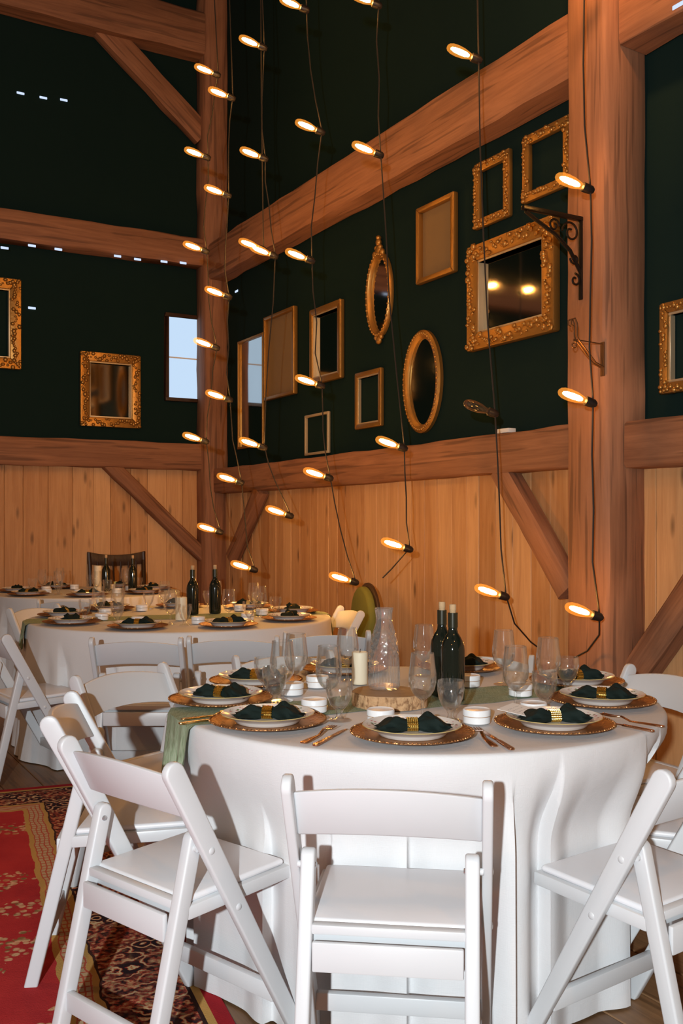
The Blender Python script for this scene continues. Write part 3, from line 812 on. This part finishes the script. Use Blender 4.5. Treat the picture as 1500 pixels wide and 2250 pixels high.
cloth(TC, TR, 'white floor length tablecloth with folds under green runner', dents=[(a, r-.405) for (a, r, _, _) in near],
      pleats=[(-76, .038, .70, 1), (-65.5, .030, .76, -1), (-96, .024, .62, 1), (-40, .035, .76, 1), (-31, .04, .76, -1), (-22, .04, .76, 1), (-112, .02, .6, -1), (-128, .022, .6, 1), (200, .03, .74, 1), (208, .02, .7, -1), (170, .03, .74, 1), (60, .03, .7, 1), (90, .03, .7, -1), (130, .03, .7, 1), (0, .04, .76, -1), (12, .03, .76, 1)], seed=3)
cloth(FC, FR, 'white tablecloth on far table set with dark bottles', pleats=[(-150+k*24, .03, .7, 1 if k % 2 else -1) for k in range(15)], seed=8, n=360, rows=20, flare=.05, dents=[dent_of(FC, p_, f_) for (p_, f_, _) in far])
cloth(GC, GR, 'white tablecloth on back table by the corner', pleats=[(k*33, .03, .7, 1) for k in range(11)], seed=9, n=240, rows=14, flare=.04, dents=[dent_of(GC, (-2.02, 7.36), (-.1, 1))])

# green runner
def runner(c, Rr, dirv, half, hang0, hang1, label, y_off=0, seed=2):
    d = Vector((dirv[0], dirv[1])).normalized(); q = Vector((-d.y, d.x)); rd = random.Random(seed)
    nu, nv = 90, 16; vs = []; fs = []; L0 = -Rr-hang0; L1 = Rr+hang1
    for i in range(nu+1):
        s = L0+(L1-L0)*i/nu
        for j in range(nv+1):
            e = (j/nv*2-1); wob = .012*math.sin(s*9+e*2)+.008*math.sin(s*23)
            p = d*s+q*(e*half+wob+y_off); r = p.length
            z = TZ+.0016+.0012*math.sin(s*31+e*17)*math.cos(e*23)
            if r > Rr-.004:
                ex = r-(Rr-.004); pr = p*((Rr+.010+min(ex, .5)*.10+.010*math.sin(j*1.7+2)*min(1, ex*6))/r)
                z = TZ+.0016-max(0, ex-.012); p = pr if ex > .012 else p*((Rr-.004+ex)/r)
            vs.append((p.x, p.y, z))
    for i in range(nu):
        for j in range(nv):
            a = i*(nv+1)+j; fs.append((a, a+nv+1, a+nv+2, a+1))
    o = MB().add(vs, fs).build('table_runner', M['runner']); o.location = (c.x, c.y, 0)
    tag(o, label, 'table runner'); return o
runner(TC, TR, (.924, .383), .135, .20, .18, 'sage green gauze runner hanging off table edge under the wood slab')
runner(FC, FR, (.94, .34), .15, .15, .15, 'sage green gauze runner on the far table', seed=5)

# ------------------------------------------------------------------ tableware prototypes (meshes shared by all copies)
IT = TZ+.0045
def closed(pr): return pr
charger_me = MB().lathe([(0, .002), (.100, .002), (.108, .0), (.150, .009), (.160, .012), (.163, .013), (.1635, .011), (.150, .006), (.108, -.003), (0, -.003)], 64).mesh('charger_plate', M['charger'])
mbb = MB()
for k in range(96): mbb.blob((.1615*math.cos(2*PI*k/96), .1615*math.sin(2*PI*k/96), .0125), .0032, .0032, .0028, 5, 4)
charger_bead_me = mbb.mesh('beaded_rim', M['charger'])
plate_me = MB().lathe([(0, .007), (.078, .007), (.084, .010), (.090, .015), (.124, .0245), (.1295, .0265), (.131, .025), (.124, .021), (.102, .0135), (.094, .0075), (.088, 0), (.083, -.002), (.080, 0), (0, 0)], 72, mod=lambda a, z: 1+.006*math.cos(18*a)*(1 if z > .0205 else 0)).mesh('dinner_plate', M['plate'])
def napkin_mesh():
    vs = []; fs = []; n = 34; k = 28; rd = random.Random(6)
    for i in range(n+1):
        f = i/n*2-1; x = f*.098; af = abs(f)
        wd = .018+.026*sstep(.10, .65, af)-.022*sstep(.7, 1, af); ht = .020+.013*sstep(.1, .38, af)*(1 if f > 0 else .55)-.024*sstep(.45, 1, af)
        for j in range(k):
            a = 2*PI*j/k; ru = 1+.20*math.sin(5*a+f*4)*sstep(.1, .5, af)+.09*math.sin(9*a-f*9)
            y = wd*math.cos(a)*ru; z = ht*(math.sin(a) if math.sin(a) > 0 else math.sin(a)*.35)*ru
            vs.append((x+.012*math.cos(a*2)*sstep(.8, 1, af)*(1 if f > 0 else -1), y+.006*math.sin(f*5), z+.0085))
    for i in range(n):
        for j in range(k): fs.append((i*k+j, i*k+(j+1) % k, (i+1)*k+(j+1) % k, (i+1)*k+j))
    fs += [tuple(range(k-1, -1, -1)), tuple(n*k+j for j in range(k))]
    return MB().add(vs, fs).mesh('napkin', M['napkin'], sharp=70)
napkin_me = napkin_mesh()
mbb = MB()
for rw in range(6):
    for k in range(22):
        a = 2*PI*k/22; mbb.blob((-.0125+.005*rw, .0225*math.cos(a), .0105+.0225*math.sin(a)*(1 if math.sin(a) > 0 else .4)), .0028, .0030, .0030, 5, 4)
mbb.lathe([(.0205, -.0145), (.0215, -.0145), (.0215, .0145), (.0205, .0145)], 24)
for i in range(len(mbb.v)-96, len(mbb.v)):
    x, y, z = mbb.v[i]; mbb.v[i] = (z, x, .0105+y*(1 if y > 0 else .4))
ring_me = mbb.mesh('napkin_ring', M['ring_gold'])
def wine_prof(sc_=1.0):
    out = [(.036, 0), (.034, .002), (.012, .006), (.005, .012), (.0042, .030), (.0045, .052), (.009, .058), (.024, .068), (.035, .085), (.040, .105), (.0395, .130), (.036, .158), (.0325, .188)]
    return out
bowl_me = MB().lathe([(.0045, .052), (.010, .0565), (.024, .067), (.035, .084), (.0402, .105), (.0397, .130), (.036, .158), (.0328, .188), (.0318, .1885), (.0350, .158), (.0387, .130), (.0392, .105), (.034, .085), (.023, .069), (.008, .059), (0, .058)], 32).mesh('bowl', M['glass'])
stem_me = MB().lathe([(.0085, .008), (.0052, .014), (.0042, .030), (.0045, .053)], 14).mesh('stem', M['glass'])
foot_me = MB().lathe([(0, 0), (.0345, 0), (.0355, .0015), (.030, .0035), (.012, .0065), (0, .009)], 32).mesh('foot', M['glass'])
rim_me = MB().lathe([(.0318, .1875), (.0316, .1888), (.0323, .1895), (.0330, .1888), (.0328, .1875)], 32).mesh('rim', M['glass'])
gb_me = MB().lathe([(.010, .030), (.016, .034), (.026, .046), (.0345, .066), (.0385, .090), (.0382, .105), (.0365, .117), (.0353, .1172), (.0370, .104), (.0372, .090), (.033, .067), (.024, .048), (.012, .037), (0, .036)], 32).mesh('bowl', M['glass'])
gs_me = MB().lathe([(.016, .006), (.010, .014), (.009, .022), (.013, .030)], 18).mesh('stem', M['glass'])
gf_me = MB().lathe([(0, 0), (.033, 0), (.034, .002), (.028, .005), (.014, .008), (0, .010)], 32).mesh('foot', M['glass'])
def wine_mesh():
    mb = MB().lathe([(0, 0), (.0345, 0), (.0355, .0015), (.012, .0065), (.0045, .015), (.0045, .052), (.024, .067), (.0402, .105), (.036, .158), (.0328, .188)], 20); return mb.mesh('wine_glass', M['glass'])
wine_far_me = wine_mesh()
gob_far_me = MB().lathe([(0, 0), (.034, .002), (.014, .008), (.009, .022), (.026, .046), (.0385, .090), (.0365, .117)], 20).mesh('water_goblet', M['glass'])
tin_me = MB().lathe([(0, 0), (.036, 0), (.038, .002), (.038, .019), (.0375, .0195)], 40).mesh('tin_body', M['tin'])
tinl_me = MB().lathe([(.0385, .021), (.039, .0215), (.039, .036), (.037, .0385), (.034, .037), (.033, .0365), (0, .0365)], 40).mesh('lid', M['tin'])
tinb_me = MB().lathe([(.0372, .0193), (.0388, .0195), (.0388, .0212), (.0372, .0214)], 40).mesh('lid_seam', M['tin_band'])
def fork_mesh(mat):
    mb = MB()
    hd = [(-.004, .0), (-.0085, -.055), (-.0095, -.095), (-.006, -.102), (.006, -.102), (.0095, -.095), (.0085, -.055), (.004, .0), (.004, .03), (-.004, .03)]
    mb.prism(hd, 0, .003, lambda a, b, z: (a, b, z+.004+(.010 if b > .0 else .0)*sstep(0, .03, b)))
    mb.prism([(-.004, .03), (-.0115, .045), (-.012, .058), (.012, .058), (.0115, .045), (.004, .03)], 0, .0022, lambda a, b, z: (a, b, z+.014-.10*(b-.03)))
    for k in range(4):
        x = -.0105+k*.007; mb.prism([(x-.0018, .056), (x-.0012, .094), (x+.0012, .094), (x+.0018, .056)], 0, .002, lambda a, b, z: (a, b, z+.0115+.05*(b-.058)))
    return mb.mesh('fork', mat, bevel=.0006, seg=1)
def knife_mesh(mat):
    mb = MB()
    mb.prism([(-.0075, -.10), (-.0055, -.005), (.0055, -.005), (.0075, -.10), (.005, -.106), (-.005, -.106)], 0, .005, lambda a, b, z: (a, b, z+.001))
    mb.prism([(-.0045, -.008), (-.0075, .02), (-.0085, .075), (-.003, .108), (.0035, .112), (.0055, .03), (.0045, -.008)], 0, .002, lambda a, b, z: (a, b, z+.0025))
    return mb.mesh('knife', mat, bevel=.0007, seg=1)
fork_me, knife_me = fork_mesh(M['rosegold']), knife_mesh(M['rosegold'])
forkg_me, knifeg_me = fork_mesh(M['goldcut']), knife_mesh(M['goldcut'])

def setting(px, py, rz, where, z=IT):
    p = at(px, py, TZ) if not isinstance(px, Vector) else px
    x, y = p.x, p.y
    t = thing('charger_plate', 'round gold charger plate with beaded rim '+where, 'charger plate', (x, y, z), 0, 'charger plates on the slab table')
    link('charger_dish', charger_me, t, loc=(0,0,.003)); link('beaded_rim', charger_bead_me, t, loc=(0,0,.003))
    pl = tag(link('dinner_plate', plate_me, None, loc=(x, y, z+.0075)), 'white floral china plate '+where, 'plate', 'china plates on the slab table')
    pl.rotation_euler = (0, 0, rz*1.7)
    nk = thing('napkin', 'dark green napkin in gold beaded ring '+where, 'napkin', (x, y, z+.0153), rz, 'napkins on the slab table')
    link('napkin_cloth', napkin_me, nk); link('napkin_ring', ring_me, nk)
    return p
S = [(905, 1622, .05, 'between the two rose gold cutlery pairs'),
     (588, 1594, -.12, 'between runner end and rose gold cutlery'),
     (485, 1545, -.5, 'lying on hanging end of green runner'),
     (562, 1504, -.3, 'past runner end toward far table'),
     (757, 1478, .2, 'between pillar candle and far table'),
     (1010, 1474, -.35, 'behind the wine bottles by plank wall'),
     (1266, 1505, .4, 'closest to the big timber post'),
     (1322, 1548, -.35, 'between menu card setting and timber post'),
     (1217, 1601, .12, 'beside the tilted menu card')]
PS = [setting(*s) for s in S]
# menu card leaning on its plate under the napkin
p = PS[-1]; o = MB().box(-.045, .045, -.06, .06, 0, .0012).build('menu_card', M['card']); o.location = (p.x-.075, p.y+.045, IT+.036)
o.rotation_euler = (math.radians(6), math.radians(-3), .9); tag(o, 'small white printed menu card leaning on plate rim', 'card')

def glass(px, Y, kind, label):
    x = (px-750)/FPX*Y
    if kind == 'wine':
        t = thing('wine_glass', label, 'wine glass', (x, Y, IT), 0, 'wine glasses on the slab table')
        for nm, me in (('bowl', bowl_me), ('stem', stem_me), ('foot', foot_me), ('rim', rim_me)): link(nm, me, t)
    else:
        t = thing('water_goblet', label, 'goblet', (x, Y, IT), 0, 'water goblets on the slab table')
        for nm, me in (('bowl', gb_me), ('stem', gs_me), ('foot', gf_me)): link(nm, me, t)
for a in ((928, 2.854, 'clear wine glass between wood slab and lone goblet'), (722, 3.02, 'clear wine glass paired with goblet by rose gold fork'),
          (620, 3.15, 'clear wine glass in cluster over green runner'), (650, 3.36, 'clear wine glass rising behind runner cluster toward far table'),
          (763, 3.55, 'clear wine glass standing behind the pillar candle'), (1132, 3.01, 'clear wine glass rising beside menu card setting'),
          (1106, 3.47, 'clear wine glass over runner nearest the wall chair'), (1204, 3.24, 'clear wine glass behind goblets facing timber post'),
          (931, 3.66, 'clear wine glass standing behind the wine bottles')):
    glass(a[0], a[1], 'wine', a[2])
for a in ((990, 2.815, 'clear water goblet alone between wood slab and white tin'), (745, 2.83, 'clear water goblet by the rose gold fork tines'),
          (603, 3.075, 'clear water goblet standing on green runner'), (1196, 2.985, 'clear water goblet right behind menu card plate'),
          (1246, 3.31, 'clear water goblet closest to timber post'), (583, 3.30, 'clear water goblet past the runner toward far table')):
    glass(a[0], a[1], 'goblet', a[2])
def tin(px, Y, label):
    t = thing('candle_tin', label, 'tin', ((px-750)/FPX*Y, Y, IT), 0, 'white tins on the slab table')
    link('tin_body', tin_me, t); link('lid', tinl_me, t); link('lid_seam', tinb_me, t)
for a in ((836, 2.80, 'round white lidded tin in front of wood slab'), (1047, 2.80, 'round white lidded tin beside lone water goblet'),
          (690, 2.965, 'round white lidded tin next to paired wine glass and goblet'), (1172, 2.905, 'round white lidded tin behind the menu card'),
          (1143, 3.25, 'round white lidded tin on right stretch of green runner'), (1030, 3.44, 'round white lidded tin beside the wine bottles'),
          (641, 3.27, 'round white lidded tin inside the runner glass cluster'), (697, 3.42, 'round white lidded tin near pillar candle'),):
    tin(*a)
def cutlery(me, name, px0, py0, px1, py1, label):
    """from handle end to tip"""
    a = at(px0, py0, TZ); b = at(px1, py1, TZ); d = b-a; c = (a+b)/2
    o = link(name, me, None, loc=(c.x, c.y, IT-.001)); o.rotation_euler = (0, 0, math.atan2(-d.x, d.y))
    tag(o, label, name)
cutlery(fork_me, 'fork', 1085, 1647, 1042, 1611, 'rose gold fork between floral plate and white tin')
cutlery(knife_me, 'knife', 1122, 1651, 1066, 1615, 'rose gold knife between floral plate and menu card plate')
cutlery(fork_me, 'fork', 660, 1642, 738, 1605, 'rose gold fork under the paired goblet')
cutlery(knife_me, 'knife', 690, 1644, 760, 1608, 'rose gold knife touching gold charger by paired goblet')
cutlery(forkg_me, 'fork', 416, 1585, 520, 1572, 'gold fork lying on edge of green runner')
cutlery(knifeg_me, 'knife', 420, 1592, 515, 1580, 'gold knife lying beside green runner')
cutlery(knife_me, 'knife', 1405, 1606, 1325, 1590, 'rose gold knife near table edge past menu card plate')
cutlery(fork_me, 'fork', 1425, 1598, 1345, 1585, 'rose gold fork near table edge past menu card plate')

# wood slab, carafe, candle, bottles
sx, sy = .146, 3.09; rr = random.Random(4); ph = [rr.uniform(0, 6.28) for _ in range(5)]
def slabr(a): return .114*(1+.05*math.cos(2*a+ph[0])+.03*math.cos(3*a+ph[1])+.015*math.cos(7*a+ph[2])+.008*math.cos(17*a+ph[3]))
t = thing('wood_slab', 'round live edge wood slab with bark under glass carafe', 'wood slab', (sx, sy, IT-.002))
n = 72; vs = [(0, 0, .042)]+[(slabr(2*PI*i/n)*.985*math.cos(2*PI*i/n), slabr(2*PI*i/n)*.985*math.sin(2*PI*i/n), .042) for i in range(n)]
vs += [(p[0], p[1], .0) for p in vs[1:]]
MB().add(vs, [(0, 1+i, 1+(i+1) % n) for i in range(n)]+[(1+i, 1+n+i, 1+n+(i+1) % n, 1+(i+1) % n) for i in range(n)]+[tuple(range(2*n, n, -1))]).build('slab_core', M['slab_top'], t)
vs = []; fs = []; zz = (0, .010, .022, .032, .041)
for i in range(n):
    a = 2*PI*i/n
    for j, z in enumerate(zz):
        r = slabr(a)*(1+.012*math.sin(a*23+j*2)+.01*rr.uniform(-1, 1)); vs.append((r*math.cos(a), r*math.sin(a), z))
for i in range(n):
    for j in range(4): fs.append((i*5+j, ((i+1) % n)*5+j, ((i+1) % n)*5+j+1, i*5+j+1))
MB().add(vs, fs).build('bark', M['bark'], t, sharp=30)
SZ = IT+.0405
t = thing('glass_carafe', 'tall clear pressed glass carafe on wood slab', 'carafe', (.134, 3.135, SZ))
def ribs(a, z): return 1+(.045*abs(math.cos(14*a)) if .004 < z < .085 else (.04*math.cos(10*a)*math.cos(z*260) if .09 < z < .19 else 0))
prof = [(0, .006), (.040, .0), (.047, .002), (.048, .010), (.0478, .030), (.0475, .055), (.047, .084)]+[(.0463-.0163*((k-1)/27)**1.9, .090+.0038*k) for k in range(1, 29)]
prof += [(.0265, .208), (.0258, .222), (.0268, .236), (.0290, .248), (.0278, .249), (.0250, .234), (.0245, .220)]
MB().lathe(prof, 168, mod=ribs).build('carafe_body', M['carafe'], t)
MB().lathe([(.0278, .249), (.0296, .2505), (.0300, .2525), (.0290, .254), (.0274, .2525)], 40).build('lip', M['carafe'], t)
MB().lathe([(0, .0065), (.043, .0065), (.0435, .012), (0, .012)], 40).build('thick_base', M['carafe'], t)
def candle(x, y, h, r, label, group=None):
    t = thing('pillar_candle', label, 'candle', (x, y, IT), 0, group)
    MB().lathe([(0, 0), (r-.001, 0), (r, .002), (r, h-.003), (r-.003, h), (r*.6, h-.003), (0, h-.004)], 32).build('wax', M['wax'], t)
    MB().tube([(0, 0, h-.005), (.001, 0, h+.004), (.003, 0, h+.010)], .0012, 6).build('wick', M['wick'], t)
candle(.064, 3.487, .112, .028, 'cream pillar candle beside the glass carafe')
def wine_bottle(x, y, label, z=IT, group='wine bottles'):
    t = thing('wine_bottle', label, 'bottle', (x, y, z), 0, group)
    MB().lathe([(0, .004), (.033, 0), (.0375, .004), (.0378, .160), (.035, .180), (.026, .200), (.0165, .215), (.0145, .230), (.0140, .268), (.0155, .269), (.0155, .276), (.0135, .277), (.010, .277)], 32).build('bottle_body', M['bottle'], t)
    MB().lathe([(.0148, .232), (.0160, .232), (.0160, .268), (.0160, .278), (.0120, .2785)], 24).build('neck_foil', M['label_foil'], t)
    MB().lathe([(0, .266), (.0102, .266), (.0102, .285), (.011, .286), (.011, .303), (.0095, .305), (0, .305)], 20).build('cork', M['cork'], t)
wine_bottle(.352, 3.15, 'dark wine bottle with cork, closer to the lone goblet', )
wine_bottle(.328, 3.25, 'dark wine bottle with cork, closer to the far wine glass')

# ------------------------------------------------------------------ far tables' settings
fr = random.Random(17)
def far_set(c, rad, k, n0, gname, wheres, zz=IT):
    for i in range(k):
        where = wheres[i]
        a = n0+360/k*i; p = pol(c, a, rad-.20)
        tag(link('charger_plate', charger_me, None, loc=(p.x, p.y, zz+.003)), 'gold charger plate '+where, 'charger plate', 'charger plates on '+gname)
        tag(link('dinner_plate', plate_me, None, loc=(p.x, p.y, zz+.0075)), 'white china plate '+where, 'plate', 'china plates on '+gname)
        nk = thing('napkin', 'dark green napkin in gold ring '+where, 'napkin', (p.x, p.y, zz+.0153), math.radians(a+90+fr.uniform(-15, 15)), 'napkins on '+gname)
        link('napkin_cloth', napkin_me, nk); link('napkin_ring', ring_me, nk)
        q = pol(c, a+12, rad-.42); tag(link('wine_glass', wine_far_me, None, loc=(q.x, q.y, zz)), 'clear wine glass '+where, 'wine glass', 'wine glasses on '+gname)
        q = pol(c, a+21, rad-.34); tag(link('water_goblet', gob_far_me, None, loc=(q.x, q.y, zz)), 'clear water goblet '+where, 'goblet', 'goblets on '+gname)
        q = pol(c, a-10, rad-.42); tt = thing('candle_tin', 'round white tin '+where, 'tin', (q.x, q.y, zz), 0, 'white tins on '+gname)
        link('tin_body', tin_me, tt); link('lid', tinl_me, tt)
far_set(FC, FR, 9, -100, 'the far table', ['on far table '+q for q in ('facing its square-backed chair', 'facing the two neighbouring chairs', 'on the side toward near table candle',
        'facing the olive velvet chair', 'on the side toward plank wall', 'on the side toward corner post', 'on the side toward back table', 'beside the runner end', 'facing the chair near rug corner')])
far_set(GC, GR, 7, -75, 'the back table', ['on back table '+q for q in ('facing its pulled up chair', 'on the side toward far table bottles', 'on the side toward corner post',
        'facing the dark spindle chair', 'between spindle chair and dark wall', 'on the side away from corner post', 'between pulled up chair and open floor')])
candle(-.94, 5.84, .135, .034, 'cream pillar candle standing on the far table')
candle(-2.03, 8.30, .22, .03, 'tall cream candle standing on the back table')
wine_bottle(-.93, 6.22, 'dark wine bottle on the far table near its candle', group='bottles on the far table')
wine_bottle(-.80, 6.30, 'dark wine bottle on the far table near the corner post', group='bottles on the far table')
wine_bottle(-1.75, 8.35, 'dark wine bottle on back table closer to corner post', group='bottles on the back table')
wine_bottle(-2.0, 8.46, 'dark wine bottle on back table closer to its tall candle', group='bottles on the back table')
